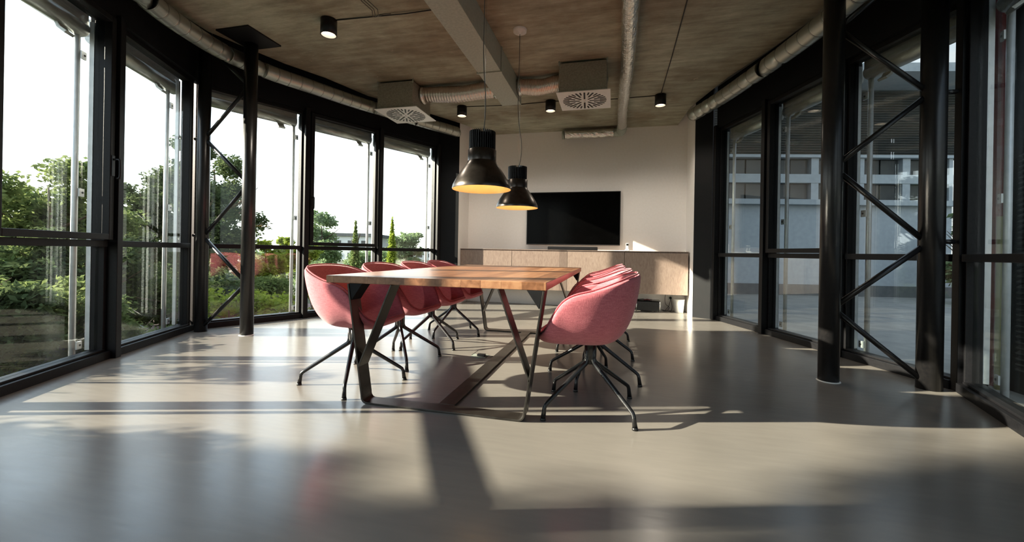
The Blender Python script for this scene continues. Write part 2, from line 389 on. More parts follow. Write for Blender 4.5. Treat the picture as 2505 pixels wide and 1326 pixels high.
# ------------------------------------------------------------------ mesh helpers
class MB:
    def __init__(s):
        s.v, s.f, s.sm = [], [], []

    def add(s, vs_, fs_, smooth=False):
        o = len(s.v)
        s.v += [tuple(p) for p in vs_]
        s.f += [tuple(i + o for i in f) for f in fs_]
        s.sm += [smooth] * len(fs_)
        return s

    def obox(s, o, ax, ay, az):
        """box from corner o along three edge vectors"""
        o, ax, ay, az = map(Vector, (o, ax, ay, az))
        P = [o, o + ax, o + ax + ay, o + ay, o + az, o + ax + az, o + ax + ay + az, o + ay + az]
        fs_ = [(0, 3, 2, 1), (4, 5, 6, 7), (0, 1, 5, 4), (1, 2, 6, 5), (2, 3, 7, 6), (3, 0, 4, 7)]
        if ax.cross(ay).dot(az) < 0:
            fs_ = [f[::-1] for f in fs_]
        return s.add(P, fs_)

    def box(s, x0, x1, y0, y1, z0, z1):
        return s.obox((x0, y0, z0), (x1 - x0, 0, 0), (0, y1 - y0, 0), (0, 0, z1 - z0))

    def tube(s, pts, r, n=12, caps=True, smooth=True):
        pts = [Vector(p) for p in pts]
        rs = r if isinstance(r, (list, tuple)) else [r] * len(pts)
        ref = None
        V, Fc = [], []
        for i, p in enumerate(pts):
            a = pts[max(i - 1, 0)]; b = pts[min(i + 1, len(pts) - 1)]
            t = (b - a).normalized()
            if 0 < i < len(pts) - 1:
                t = ((p - a).normalized() + (b - p).normalized()).normalized()
            if ref is None:
                ref = Vector((0, 0, 1)) if abs(t.z) < .9 else Vector((1, 0, 0))
            u = (ref - t * ref.dot(t)).normalized()
            ref = u
            w = t.cross(u)
            for k in range(n):
                a_ = 2 * PI * k / n
                V.append(p + (u * math.cos(a_) + w * math.sin(a_)) * rs[i])
        for i in range(len(pts) - 1):
            for k in range(n):
                k2 = (k + 1) % n
                Fc.append((i * n + k, i * n + k2, (i + 1) * n + k2, (i + 1) * n + k))
        s.add(V, Fc, smooth)
        if caps:
            o = len(s.v) - len(V)
            s.f.append(tuple(o + k for k in reversed(range(n)))); s.sm.append(False)
            s.f.append(tuple(o + (len(pts) - 1) * n + k for k in range(n))); s.sm.append(False)
        return s

    def lathe(s, prof, n=48, c=(0, 0, 0), smooth=True):
        V = []
        for r, z in prof:
            for k in range(n):
                a = 2 * PI * k / n
                V.append((c[0] + r * math.cos(a), c[1] + r * math.sin(a), c[2] + z))
        Fc = []
        for i in range(len(prof) - 1):
            for k in range(n):
                k2 = (k + 1) % n
                Fc.append((i * n + k, i * n + k2, (i + 1) * n + k2, (i + 1) * n + k))
        return s.add(V, Fc, smooth)

    def disc(s, c, r, n=32, up=True):
        V = [(c[0] + r * math.cos(2 * PI * k / n), c[1] + r * math.sin(2 * PI * k / n), c[2]) for k in range(n)]
        return s.add(V, [tuple(range(n)) if up else tuple(reversed(range(n)))])

    def prism(s, poly, z0, z1):
        n = len(poly)
        A = sum(poly[i][0] * poly[(i + 1) % n][1] - poly[(i + 1) % n][0] * poly[i][1] for i in range(n))
        if A < 0:
            poly = poly[::-1]
        V = [(x, y, z0) for x, y in poly] + [(x, y, z1) for x, y in poly]
        Fc = [tuple(reversed(range(n))), tuple(range(n, 2 * n))]
        Fc += [(i, (i + 1) % n, n + (i + 1) % n, n + i) for i in range(n)]
        return s.add(V, Fc)

    def build(s, name, mat, parent=None, bevel=0.0, seg=2):
        me = bpy.data.meshes.new(name)
        me.from_pydata(s.v, [], s.f)
        me.polygons.foreach_set('use_smooth', s.sm)
        me.materials.append(mat)
        me.update()
        o = bpy.data.objects.new(name, me)
        col.objects.link(o)
        if parent:
            o.parent = parent
        if bevel:
            b = o.modifiers.new('bevel', 'BEVEL')
            b.width = bevel; b.segments = seg; b.limit_method = 'ANGLE'; b.angle_limit = math.radians(40)
        return o


def tag(o, label=None, cat=None, group=None, kind=None):
    if label: o['label'] = label
    if cat: o['category'] = cat
    if group: o['group'] = group
    if kind: o['kind'] = kind
    return o


def empty(name, loc=(0, 0, 0), rz=0.0):
    o = bpy.data.objects.new(name, None)
    o.empty_display_size = .1
    col.objects.link(o)
    o.location = loc
    o.rotation_euler = (0, 0, rz)
    return o


def copy_tree(o, parent=None):
    c = o.copy()
    col.objects.link(c)
    c.parent = parent
    for ch in list(o.children):
        copy_tree(ch, c)
    return c


def struct(o):
    o['kind'] = 'structure'
    return o


# ------------------------------------------------------------------ room shell
CEIL = 3.0
GZ0 = -.6
LN = [(-1.55, -1.15), (-2.25, -.35), (-2.86, .58), (-3.39, 1.52), (-3.862, 2.455), (-4.37, 3.53), (-3.868, 4.56), (-3.395, 5.54), (-2.90, 6.53)]
RN = [(.55, -1.15), (1.0, -.35), (1.40, .6), (1.72, 1.55), (2.0, 2.5), (2.29, 3.46), (2.01, 4.36), (1.715, 5.35), (1.405, 6.29)]

fl = MB().prism([(-5.3, -1.9), (-5.3, 7.6), (3.3, 7.6), (3.3, -1.9)], -.25, 0)
# floor follows the glazing line
off = .16
def outset(pts, sgn):
    out = []
    for i, p in enumerate(pts):
        a = pts[max(i - 1, 0)]; b = pts[min(i + 1, len(pts) - 1)]
        t = Vector((b[0] - a[0], b[1] - a[1])).normalized()
        n = Vector((-t.y, t.x)) * sgn
        out.append((p[0] + n.x * off, p[1] + n.y * off))
    return out
lo, ro = outset(LN, 1), outset(RN, -1)
poly = lo + [(-2.6, 7.3), (1.3, 7.3)] + ro[::-1]
struct(MB().prism(poly, -.5, 0).build('floor', M['floor']))
slabL = [(-2.22, 7.1), (-2.41, 6.45), (-2.80, 5.75), (-3.28, 5.0), (-3.46, 4.37), (-3.66, 3.94), (-3.87, 3.2), (-3.80, 2.7), (-3.36, 1.7), (-2.75, .6), (-2.1, -.4), (-1.4, -1.3)]
slabR = [(1.0, 7.1), (1.05, 6.27), (1.29, 5.31), (1.555, 4.59), (1.72, 4.04), (1.88, 3.3), (1.62, 2.3), (1.3, 1.3), (.9, .3), (.45, -.8), (.3, -1.3)]
struct(MB().prism(slabL + slabR[::-1], CEIL, CEIL + .26).build('ceiling', M['ceiling']))
lo2, ro2 = outset(LN, 1), outset(RN, -1)
struct(MB().prism(lo2 + [(-2.7, 7.35), (1.35, 7.35)] + ro2[::-1], 3.27, 22).build('roof_shade_block', M['facade_base']))  # roof, with a tall unseen block added on top to shade the right side

struct(MB().box(-2.75, 1.35, 7.1, 7.3, 0, 3.27).build('wall_back', M['wall']))
struct(MB().box(-2.7, 1.3, 7.36, 26, GZ0, 22).build('added_shade_wing', M['facade_base']))  # unseen block added behind the back wall to keep sun off the paving
struct(MB().box(-2.75, -2.55, 6.60, 7.1, 0, 3.27).build('wall_left', M['wall']))
struct(MB().box(1.15, 1.35, 6.47, 7.1, 0, 3.27).build('wall_right', M['wall']))
# black end panels between glazing and white return walls
def panel(name, a, b, t=.05, z1=3.27):
    a, b = Vector((a[0], a[1], 0)), Vector((b[0], b[1], 0))
    d = (b - a); n = Vector((d.y, -d.x, 0)).normalized() * t
    return struct(MB().obox(a, d, n, (0, 0, z1)).build(name, M['fascia']))
panel('trim_1', (-2.55, 6.58), (-2.91, 6.55), .05)
panel('trim_2', (1.36, 6.32), (1.15, 6.45), .05)
struct(MB().box(-1.6, .6, -1.35, -1.2, 0, 3.27).build('wall_front', M['wall']))

win_no = 0


def bay(A, B, side, kind='fixed', handle_end=None, jambs=(.022, .022)):
    """one glazing bay; A,B inner floor points, side=+1 when outward is to the left of A->B"""
    global win_no
    win_no += 1
    A = Vector((A[0], A[1], 0)); B = Vector((B[0], B[1], 0))
    t = (B - A).normalized(); n = Vector((-t.y, t.x, 0)) * side
    Lg = (B - A).length
    root = struct(empty('window_%d' % win_no, A))
    Z = Vector((0, 0, 1))
    O = Vector((0, 0, 0))

    def bx(mb, s0, s1, d0, d1, z0, z1):
        mb.obox(O + t * s0 + n * d0 + Z * z0, t * (s1 - s0), n * (d1 - d0), Z * (z1 - z0))
    e0 = .03
    j0, j1 = jambs
    fr = MB()
    bx(fr, e0, e0 + j0, .035, .12, .075, 2.69)
    bx(fr, Lg - e0 - j1, Lg - e0, .035, .12, .075, 2.69)
    bx(fr, e0 + j0, Lg - e0 - j1, .035, .12, 2.645, 2.69)
    bx(fr, e0 + j0, Lg - e0 - j1, .012, .12, .885, .935)
    fr.build('frame', M['black'], root, .003)
    sl = MB()
    bx(sl, e0, Lg - e0, .0, .15, 0, .062)
    bx(sl, e0 + .01, Lg - e0 - .01, .03, .13, .062, .078)
    sl.build('window_sill', M['black'], root, .003)
    if kind == 'operable':
        sa = MB()
        w = .047
        a0, a1, z0, z1 = e0 + .02, Lg - e0 - .02, .94, 2.68
        bx(sa, a0, a0 + w, -.018, .034, z0, z1)
        bx(sa, a1 - w, a1, -.018, .034, z0, z1)
        bx(sa, a0 + w, a1 - w, -.018, .034, z0, z0 + w)
        bx(sa, a0 + w, a1 - w, -.018, .034, z1 - w, z1)
        so = sa.build('sash', M['black'], root, .004)
        if handle_end is not None:
            hs = a1 - w / 2 if handle_end == 1 else a0 + w / 2
            P = lambda s_, d_, z_: O + t * s_ + n * d_ + Z * z_
            hb = MB()
            bx(hb, hs - .014, hs + .014, -.026, -.018, 1.44, 1.60)
            hb.tube([P(hs, -.022, 1.57), P(hs, -.06, 1.57), P(hs, -.068, 1.56), P(hs, -.068, 1.44), P(hs, -.064, 1.425), P(hs, -.045, 1.42)], .009, 8)
            hb.build('handle', M['sink'], so)
    for z0, z1 in ((.078, .885), (.935, 2.645)):
        g = MB()
        bx(g, e0 + j0, Lg - e0 - j1, .070, .092, z0, z1)
        g.build('pane', M['glass'], root)
    return root


lk = {3: ('operable', 1), 4: ('fixed', None), 5: ('fixed', None), 6: ('operable', 0), 7: ('fixed', None)}
for i in range(len(LN) - 1):
    k, h = lk.get(i, ('fixed', None))
    bay(LN[i], LN[i + 1], 1, k, h, {3: (.022, .030), 4: (.022, .065)}.get(i, (.022, .022)))
rk = {6: ('operable', None)}
for i in range(len(RN) - 1):
    k, h = rk.get(i, ('fixed', None))
    bay(RN[i], RN[i + 1], -1, k, h)

tn = 2
for side, pts in ((1, LN), (-1, RN)):
    for i, p in enumerate(pts):
        a = pts[max(i - 1, 0)]; b = pts[min(i + 1, len(pts) - 1)]
        t = Vector((b[0] - a[0], b[1] - a[1], 0)).normalized(); n = Vector((-t.y, t.x, 0)) * side
        c = Vector((p[0], p[1], 0))
        tn += 1
        inner = -.035 if i != 5 else .0
        m = MB().obox(c - t * .03 + n * inner, t * .06, n * (.17 - inner), (0, 0, 2.72))
        struct(m.build('trim_%d' % tn, M['black'], None, .003))
    # black fascia over the heads
    for i in range(len(pts) - 1):
        A = Vector((*pts[i], 0)); B = Vector((*pts[i + 1], 0)); t = (B - A).normalized(); n = Vector((-t.y, t.x, 0)) * side
        tn += 1
        f = MB().obox(A + n * .0 + Vector((0, 0, 2.69)), B - A, n * .14, (0, 0, .58))
        struct(f.build('trim_%d' % tn, M['fascia']))


# ------------------------------------------------------------------ lattice columns
def lattice(xo, xi, y, sgn, rin, rout, label, plate=None):
    """xo = outer (window side) post, xi = inner post; braces zigzag between them"""
    root = tag(empty('lattice_column', ((xo + xi) / 2, y, 0)), label, 'column')
    c = (xo + xi) / 2
    MB().tube([(xi - c, 0, 0), (xi - c, 0, CEIL)], rin, 32).build('post', M['black_post'], root)
    MB().lathe([(rin, .006), (rin + .006, .004), (rin + .009, 0)], 32, (xi - c, 0, 0)).build('sealant_ring', M['white_plastic'], root)
    MB().tube([(xo - c, 0, 0), (xo - c, 0, 3.26)], rout, 32).build('post', M['black_post'], root)
    s = 1 if xo > xi else -1
    zi = [2.56, 1.55, .53]; zo = [3.02, 2.05, 1.01, .05]
    ei, eo = xi - c + s * rin * .8, xo - c - s * rout * .8
    pts = [(eo, zo[0]), (ei, zi[0] + .03), (ei, zi[0] - .03), (eo, zo[1] + .03), (eo, zo[1] - .03), (ei, zi[1] + .04), (ei, zi[1] - .04),
           (eo, zo[2] + .03), (eo, zo[2] - .03), (ei, zi[2] + .03), (ei, zi[2] - .03), (eo, zo[3] + .02)]
    for a, b in zip(pts[::2], pts[1::2]):
        MB().tube([(a[0], 0, a[1]), (b[0], 0, b[1])], .019, 14).build('brace', M['black_post'], root)
    for z in (2.05, 1.02):
        MB().tube([(xo - c + s * rout * .8, 0, z), (xo - c + s * (rout + .06), 0, z)], .016, 12).build('wall_bracket', M['black_post'], root)
    if plate:
        px, py = plate
        MB().box(px - .19 - c, px + .19 - c, py - .2 - y, py + .2 - y, CEIL - .014, CEIL).build('ceiling_plate', M['black'], root)
    return root


lattice(-4.235, -3.64, 3.48, -1, .062, .060, 'black steel lattice column beside the left windows, with a square ceiling plate', (-3.56, 3.38))
lattice(2.150, 1.545, 3.46, 1, .065, .070, 'black steel lattice column beside the right windows')


# ------------------------------------------------------------------ conference table
TX0, TX1, TY0, TY1 = -1.66, -.33, 2.135, 4.63
tb = tag(empty('conference_table', (-.92, 3.38, 0)), 'long oak conference table on black flat-bar steel trestles', 'table')
ox, oy = -.92, 3.38
top = MB()
top.box(TX0 - ox, TX1 - ox, TY0 - oy, TY1 - oy, .697, .74)
top.build('tabletop', M['tabletop'], tb, .003)


def flatbar(pts, w0, w1, th, name, parent, mat):
    """flat bar swept in the x-z plane, wide along y (w0..w1)"""
    P = [Vector((p[0], 0, p[1])) for p in pts]
    mb = MB(); V = []
    for i, p in enumerate(P):
        a = P[max(i - 1, 0)]; b = P[min(i + 1, len(P) - 1)]
        t = (b - a).normalized()
        n = Vector((-t.z, 0, t.x)) * th / 2
        for q, yy in ((p - n, w0), (p + n, w0), (p + n, w1), (p - n, w1)):
            V.append((q.x, yy, q.z))
    Fc = []
    for i in range(len(P) - 1):
        for k in range(4):
            k2 = (k + 1) % 4
            Fc.append((i * 4 + k, i * 4 + k2, (i + 1) * 4 + k2, (i + 1) * 4 + k))
    Fc += [(3, 2, 1, 0), tuple(len(V) - 4 + k for k in range(4))]
    mb.add(V, Fc)
    return mb.build(name, mat, parent, .0015)


def arc(cx_, cz_, r, a0, a1, n=6):
    return [(cx_ + r * math.cos(a0 + (a1 - a0) * k / n), cz_ + r * math.sin(a0 + (a1 - a0) * k / n)) for k in range(n + 1)]


for (w0, w1) in ((2.125 - oy, 2.225 - oy), (4.49 - oy, 4.59 - oy)):
    xl, xr = -1.505 - ox, -.343 - ox      # top ends
    bl, br = -1.405 - ox, -.435 - ox      # foot ends
    r = .035
    aL = math.atan2(.695, xl - bl); aR = math.atan2(.695, xr - br)
    pl = [(xl, .695)] + [(bl + .002, .045)] + arc(bl + r + .002, .006 + r, r, PI, 1.5 * PI) + [(0, .006)]
    pr = [(0, .006)] + arc(br - r - .002, .006 + r, r, 1.5 * PI, 2 * PI) + [(br - .002, .045), (xr, .695)]
    fr = flatbar(pl + pr[1:], w0, w1, .011, 'trestle', tb, M['steel'])
    flatbar([(bl - .022, .215), (-1.225 - ox, .697)], w0, w1, .010, 'strut', fr, M['steel'])
    flatbar([(br + .022, .215), (-.59 - ox, .697)], w0, w1, .010, 'strut', fr, M['steel'])
    for sx, x0 in ((1, xl + .006), (-1, xr - .006)):
        g = MB(); yc = (w0 + w1) / 2
        A = (x0, .697); B = (x0 + sx * .085, .697); Cc = (x0 + sx * .018, .600)
        V = [(p[0], y_, p[1]) for y_ in (yc - .046, yc + .046) for p in (A, B, Cc)]
        g.add(V, [(0, 1, 2), (5, 4, 3), (0, 3, 4, 1), (1, 4, 5, 2), (2, 5, 3, 0)])
        g.build('gusset', M['gusset'], fr)
MB().box(-.965 - ox, -.865 - ox, 2.2255 - oy, 4.4895 - oy, .001, .012).build('stretcher', M['steel'], tb, .001)


# ------------------------------------------------------------------ armchairs
def smooth_closed(keys, n):
    """Catmull-Rom through closed key points"""
    K = np.array(keys, float); m = len(K); out = []
    for i in range(n):
        u = i / n * m; k = int(u); f = u - k
        p0, p1, p2, p3 = K[(k - 1) % m], K[k % m], K[(k + 1) % m], K[(k + 2) % m]
        out.append(.5 * ((2 * p1) + (-p0 + p2) * f + (2 * p0 - 5 * p1 + 4 * p2 - p3) * f * f + (-p0 + 3 * p1 - 3 * p2 + p3) * f ** 3))
    return np.array(out)


def make_chair():
    root = empty('armchair')
    half = [(.275, 0, .452), (.272, .10, .450), (.262, .185, .452), (.225, .240, .492), (.185, .268, .565), (.135, .285, .640), (.07, .293, .682),
            (-.02, .290, .707), (-.11, .272, .740), (-.190, .226, .774), (-.240, .130, .789)]
    keys = half + [(-.252, 0, .793)] + [(x, -y, z) for x, y, z in half[:0:-1]]
    n, m = 66, 14
    rim = smooth_closed(keys, n)
    V, Fc = [], []
    c0 = np.array([.01, 0])
    zb = .408
    V.append((c0[0], c0[1], zb))
    for j in range(1, m + 1):
        ph = (j / m) * PI / 2
        P = math.sin(ph) ** .50
        h = 1 - max(math.cos(ph), 0) ** .66
        for i in range(n):
            xr_, yr_, zr_ = rim[i]
            fl_ = .79 + .21 * h ** .9
            side_ = 1.0
            k = P * fl_
            # the lip at the front stays flat instead of tapering in
            fr_ = max(0.0, (xr_ - .2) / .075)
            k = k * (1 - fr_) + P ** 1.3 * fr_
            x = c0[0] + (xr_ - c0[0]) * k
            y = yr_ * k
            z = zb + (zr_ - zb) * (h if fr_ < .01 else h * (1 - fr_) + (j / m) ** 2 * fr_)
            V.append((x, y, z))
    for i in range(n):
        Fc.append((0, 1 + (i + 1) % n, 1 + i))
    for j in range(m - 1):
        for i in range(n):
            a = 1 + j * n + i; b = 1 + j * n + (i + 1) % n
            Fc.append((a, b, b + n, a + n))
    sh = MB().add(V, Fc, True).build('seat_shell', M['pink'], root)
    so = sh.modifiers.new('thick', 'SOLIDIFY'); so.thickness = .024; so.offset = 1.0; so.use_even_offset = False
    ss = sh.modifiers.new('round', 'SUBSURF'); ss.levels = 1; ss.render_levels = 1
    # seam piping just under the rim, outside
    pr = [Vector((p[0] * 1.0, p[1], p[2])) for p in rim]
    ring = MB()
    V2 = []
    nn = 8
    for i in range(n):
        a, b = pr[i - 1], pr[(i + 1) % n]
        t = (b - a).normalized()
        o_ = Vector((pr[i].x, pr[i].y, 0)).normalized(); o_ = (o_ - t * o_.dot(t)).normalized(); u = t.cross(o_)
        c_ = pr[i] + o_ * .002
        for k in range(nn):
            an = 2 * PI * k / nn
            V2.append(c_ + (o_ * math.cos(an) + u * math.sin(an)) * .0045)
    ring.add(V2, [(i * nn + k, i * nn + (k + 1) % nn, ((i + 1) % n) * nn + (k + 1) % nn, ((i + 1) % n) * nn + k) for i in range(n) for k in range(nn)], True)
    ring.build('piping', M['piping'], root)
    base = MB()
    base.lathe([(.001, .411), (.10, .411), (.10, .404), (.036, .400), (.034, .30), (.028, .262), (.001, .258)][::-1], 28)
    base.build('swivel_hub', M['chairleg'], root)
    for k in range(4):
        a = k * PI / 2
        ca, sa = math.cos(a), math.sin(a)
        path = [(.024, .395), (.024, .30), (.027, .282), (.036, .266), (.30, .093), (.318, .080), (.326, .064), (.334, .012)]
        rad = [.015, .015, .015, .015, .0115, .011, .011, .0135]
        lg = MB().tube([(ca * r_, sa * r_, z_) for r_, z_ in path], rad, 12).build('leg', M['chairleg'], root)
        MB().tube([(ca * .334, sa * .334, .013), (ca * .335, sa * .335, 0)], [.0145, .016], 12).build('foot_glide', M['plastic'], lg)
    return root


chairs = [
    # x, y, facing, base angle relative to room (deg)
    (-1.685, 2.455, 2, 26, 'pink armchair on the left-window side of the table, nearest the camera'),
    (-1.675, 3.060, -1, 38, 'pink armchair on the left-window side of the table, second from the camera'),
    (-1.675, 3.660, 1, -28, 'pink armchair on the left-window side of the table, third from the camera'),
    (-1.680, 4.240, 0, -15, 'pink armchair on the left-window side of the table, farthest from the camera'),
    (-.112, 2.425, 180, 46, 'pink armchair on the right side of the table, nearest the camera'),
    (-.123, 3.020, 181, 74, 'pink armchair on the right side of the table, second from the camera'),
    (-.145, 3.670, 179, 79, 'pink armchair on the right side of the table, third from the camera'),
    (-.150, 4.330, 180, 12, 'pink armchair on the right side of the table, farthest from the camera'),
]
ch0 = make_chair()
for i, (x, y, face, ba, lab) in enumerate(chairs):
    o = ch0 if i == 0 else copy_tree(ch0)
    o.location = (x, y, 0)
    o.rotation_euler = (0, 0, math.radians(face))
    tag(o, lab, 'chair', 'pink armchairs around the table')
    for c_ in o.children:
        if c_.name.split('.')[0] == 'leg':
            c_.rotation_euler = (0, 0, math.radians(ba - face))


# ------------------------------------------------------------------ pendant lamps
def make_pendant():
    root = empty('pendant_lamp')      # origin at rim centre
    R = .197
    outer = [(R, 0), (R + .001, .006), (R - .005, .03), (.171, .072), (.146, .112), (.119, .150), (.101, .174), (.096, .188)]
    inner = [(.088, .186), (.10, .170), (.120, .146), (.146, .108), (.168, .068), (R - .009, .028), (R - .003, .004), (R, 0)]
    MB().lathe(outer, 72).build('shade', M['lampblack'], root)
    MB().lathe(inner, 72).build('reflector', M['gold'], root)
    MB().lathe([(.095, .186), (.095, .262), (.091, .266), (.001, .266)], 56).lathe([(.001, .186), (.090, .186)], 56).build('collar', M['lampblack'], root)
    hs = MB()
    hs.lathe([(.062, .266), (.062, .376), (.001, .378)], 32, smooth=False)
    for k in range(36):
        a = 2 * PI * k / 36
        u = Vector((math.cos(a), math.sin(a), 0)); w = Vector((-u.y, u.x, 0))
        hs.obox(u * .058 - w * .0022 + Vector((0, 0, .267)), u * .031, w * .0044, (0, 0, .120))
    hs.build('heat_sink', M['sink'], root)
    MB().lathe([(.001, .150), (.05, .150), (.06, .165), (.001, .165)], 32).build('bulb', M['glow'], root)
    return root


def hang(root, x, y, z, wig):
    root.location = (x, y, z)
    top = CEIL - z
    s = [(0, 0, .376), (wig * .02, 0, .42), (wig * .034, .004, .52), (wig * .030, .004, .64), (wig * .008, 0, .78), (-wig * .006, 0, .95), (-wig * .002, 0, 1.2), (0, 0, top - .03)]
    P = []
    K = [Vector(p) for p in s]
    for i in range(len(K) - 1):
        p0, p1, p2, p3 = K[max(i - 1, 0)], K[i], K[i + 1], K[min(i + 2, len(K) - 1)]
        for j in range(6):
            f = j / 6
            P.append(.5 * ((2 * p1) + (-p0 + p2) * f + (2 * p0 - 5 * p1 + 4 * p2 - p3) * f * f + (-p0 + 3 * p1 - 3 * p2 + p3) * f ** 3))
    P.append(K[-1])
    MB().tube(P, .0032, 8).build('cable', M['cable'], root)
    MB().tube([(.012, .004, .38), (.010, .004, top - .03)], .0010, 6).build('suspension_wire', M['chrome'], root)
    MB().lathe([(.001, top - .045), (.012, top - .045), (.014, top - .03), (.062, top - .026), (.066, top)], 32).build('canopy', M['white_plastic'], root)
    ld = bpy.data.lights.new('pendant_light', 'POINT'); ld.energy = 1.3; ld.color = (1, .78, .46); ld.shadow_soft_size = .04
    l = bpy.data.objects.new('pendant_light', ld); col.objects.link(l); l.parent = root; l.location = (0, 0, .11)


p1 = make_pendant(); p2 = copy_tree(p1)
hang(p1, -.862, 2.65, 1.315, .5)
hang(p2, -.880, 3.79, 1.315, 1.0)
tag(p1, 'large black bell pendant lamp with gold inside, nearer of the two above the table', 'lamp', 'pendant lamps over the table')
tag(p2, 'black bell pendant lamp with gold inside, farther one, partly in front of the television', 'lamp', 'pendant lamps over the table')


# ------------------------------------------------------------------ ceiling spots and cables
def make_spot():
    r = empty('ceiling_spotlight')
    MB().lathe([(.064, -.142), (.071, -.142), (.071, 0), (.001, 0)], 40).lathe([(.064, -.142), (.064, -.10)][::-1], 40).build('housing', M['sink'], r)
    MB().lathe([(.063, -.138), (.056, -.112)], 40).build('reflector', M['white_plastic'], r)
    MB().disc((0, 0, -.112), .0635, 32, False).build('lens', M['lens'], r)
    ld = bpy.data.lights.new('spot_light', 'SPOT'); ld.energy = 27; ld.color = (1, .88, .74); ld.spot_size = 2.5; ld.spot_blend = .6; ld.shadow_soft_size = .04
    l = bpy.data.objects.new('spot_light', ld); col.objects.link(l); l.parent = r; l.location = (0, 0, -.145)
    return r


sp = [(-2.56, 3.27, 'small black cylinder ceiling spotlight nearest the camera, left of the rectangular duct'),
      (-2.15, 5.63, 'small black cylinder ceiling spotlight leftmost of the far row, behind the left air diffuser box'),
      (-.86, 5.66, 'small black cylinder ceiling spotlight between the rectangular duct and the right air diffuser box'),
      (.585, 5.72, 'small black cylinder ceiling spotlight to the right of the crumpled foil duct')]
s0 = make_spot()
for i, (x, y, lab) in enumerate(sp):
    o = s0 if i == 0 else copy_tree(s0)
    o.location = (x, y, CEIL)
    tag(o, lab, 'spotlight', 'black ceiling spotlights')


def cable(name, pts, r, mat, lab, grp=None, cat='cable'):
    return tag(MB().tube(pts, r, 8).build(name, mat), lab, cat, grp)


cz = CEIL - .005
cable('ceiling_cable', [(-2.49, 3.28, cz), (-2.2, 3.29, cz - .004), (-1.8, 3.30, cz - .012), (-1.386, 3.31, cz)], .005, M['blackcable'], 'black cable on the ceiling from nearest spotlight to the rectangular duct')
cable('ceiling_cable', [(-2.08, 5.64, cz), (-1.387, 5.70, cz), (-.93, 5.67, cz)], .005, M['blackcable'], 'black cable on the ceiling joining the two left spotlights of the far row')
cable('ceiling_cable', [(-.79, 5.67, cz), (-.1, 5.74, cz), (.514, 5.72, cz)], .005, M['blackcable'], 'black cable on the ceiling joining the two right spotlights of the far row')
cable('ceiling_cable', [(.585, 5.65, cz), (.58, 4.6, cz), (.565, 3.5, cz), (.55, 2.0, cz)], .005, M['blackcable'], 'black cable running along the ceiling towards the camera, right of foil duct')
lb = empty('cable_bundle', (-2.04, 3.1, CEIL))
tag(lb, 'loose grey cable ends dangling from the ceiling near the nearest spotlight', 'cables')
for k, (dx, dy) in enumerate(((0, 0), (.03, .01), (-.025, .015))):
    MB().tube([(dx - .02, -.12 + dy, -.003), (dx - .01, -.05 + dy, -.02), (dx + .03, .03 + dy, -.05), (dx + .015, .08, -.08), (.0, .10, -.075), (.04 + k * .02, .115, -.05), (.11 + k * .012, .13, -.045)], .004, 8).build('cable_strand', M['cable'], lb)


# ------------------------------------------------------------------ ducts
def spline(pts, k=8):
    K = [Vector(p) for p in pts]; P = []
    for i in range(len(K) - 1):
        p0, p1_, p2_, p3 = K[max(i - 1, 0)], K[i], K[i + 1], K[min(i + 2, len(K) - 1)]
        for j in range(k):
            f = j / k
            P.append(.5 * ((2 * p1_) + (-p0 + p2_) * f + (2 * p0 - 5 * p1_ + 4 * p2_ - p3) * f * f + (-p0 + 3 * p1_ - 3 * p2_ + p3) * f ** 3))
    P.append(K[-1])
    return P


def round_duct(name, pts, r, lab, spacing=.17, mat=None):
    P = spline(pts)
    root = tag(empty(name, P[0]), lab, 'duct')
    Q = [p - P[0] for p in P]
    # the lock seams are small ridges in the pipe's own surface
    pts_, rad, dark = [Q[0]], [r], []
    d = 0; nxt = spacing
    for a, b in zip(Q[:-1], Q[1:]):
        L_ = (b - a).length; t = (b - a).normalized()
        while nxt <= d + L_:
            c = a + t * (nxt - d)
            for o_, rr in ((-.013, r), (-.005, r), (-.003, r + .002), (.003, r + .002), (.005, r), (.013, r)):
                pts_.append(c + t * o_); rad.append(rr)
            dark += [len(pts_) - 5, len(pts_) - 3]
            nxt += spacing
        d += L_
        if (b - pts_[-1]).length > .012:
            pts_.append(b); rad.append(r)
    pipe = MB().tube(pts_, rad, 32).build('duct_pipe', mat or M['spiral'], root)
    pipe.data.materials.append(M['seam'])
    for i in dark:
        for k in range(32):
            pipe.data.polygons[i * 32 + k].material_index = 1
    return root


DZ = 2.85
Lp = [(-2.0, -.3, DZ), (-2.75, .9, DZ), (-3.25, 1.75, DZ), (-3.67, 2.48, DZ), (-3.81, 2.99, DZ), (-3.835, 3.36, DZ), (-3.775, 3.8, DZ), (-3.61, 4.26, DZ), (-3.415, 4.75, DZ), (-3.23, 5.12, DZ), (-2.98, 5.58, DZ), (-2.76, 5.97, DZ), (-2.56, 6.32, DZ)]
Lp = [(x + .06 - .035 * max(0, 1 - abs(y - 3.45) / .8), y, z) for x, y, z in Lp]
round_duct('spiral_duct', Lp, .080, 'round galvanised duct curving along the ceiling edge above left windows', .13)
Rp = [(1.06, 6.15, DZ), (1.25, 5.63, DZ), (1.45, 4.94, DZ), (1.60, 4.34, DZ), (1.665, 4.03, DZ), (1.722, 3.64, DZ), (1.732, 3.0, DZ), (1.5, 2.0, DZ), (1.1, .9, DZ)]
round_duct('spiral_duct', Rp, .086, 'round galvanised duct running along the ceiling edge above right windows', .16)
rd = tag(empty('rectangular_duct', (-1.262, 5.04, 2.75)), 'big grey rectangular sheet-metal duct along the ceiling over the table', 'duct')
MB().box(-.123, .123, -6.2, 0, 0, .249).build('duct_body', M['galv'], rd, .003)
for y_ in (-.97, -2.97):
    MB().box(-.134, .134, y_ - .012, y_ + .012, -.010, .249).build('flange', M['galv'], rd, .002)
MB().box(-.124, .124, -.004, .0015, .0, .249).build('end_cap', M['galv_box'], rd)

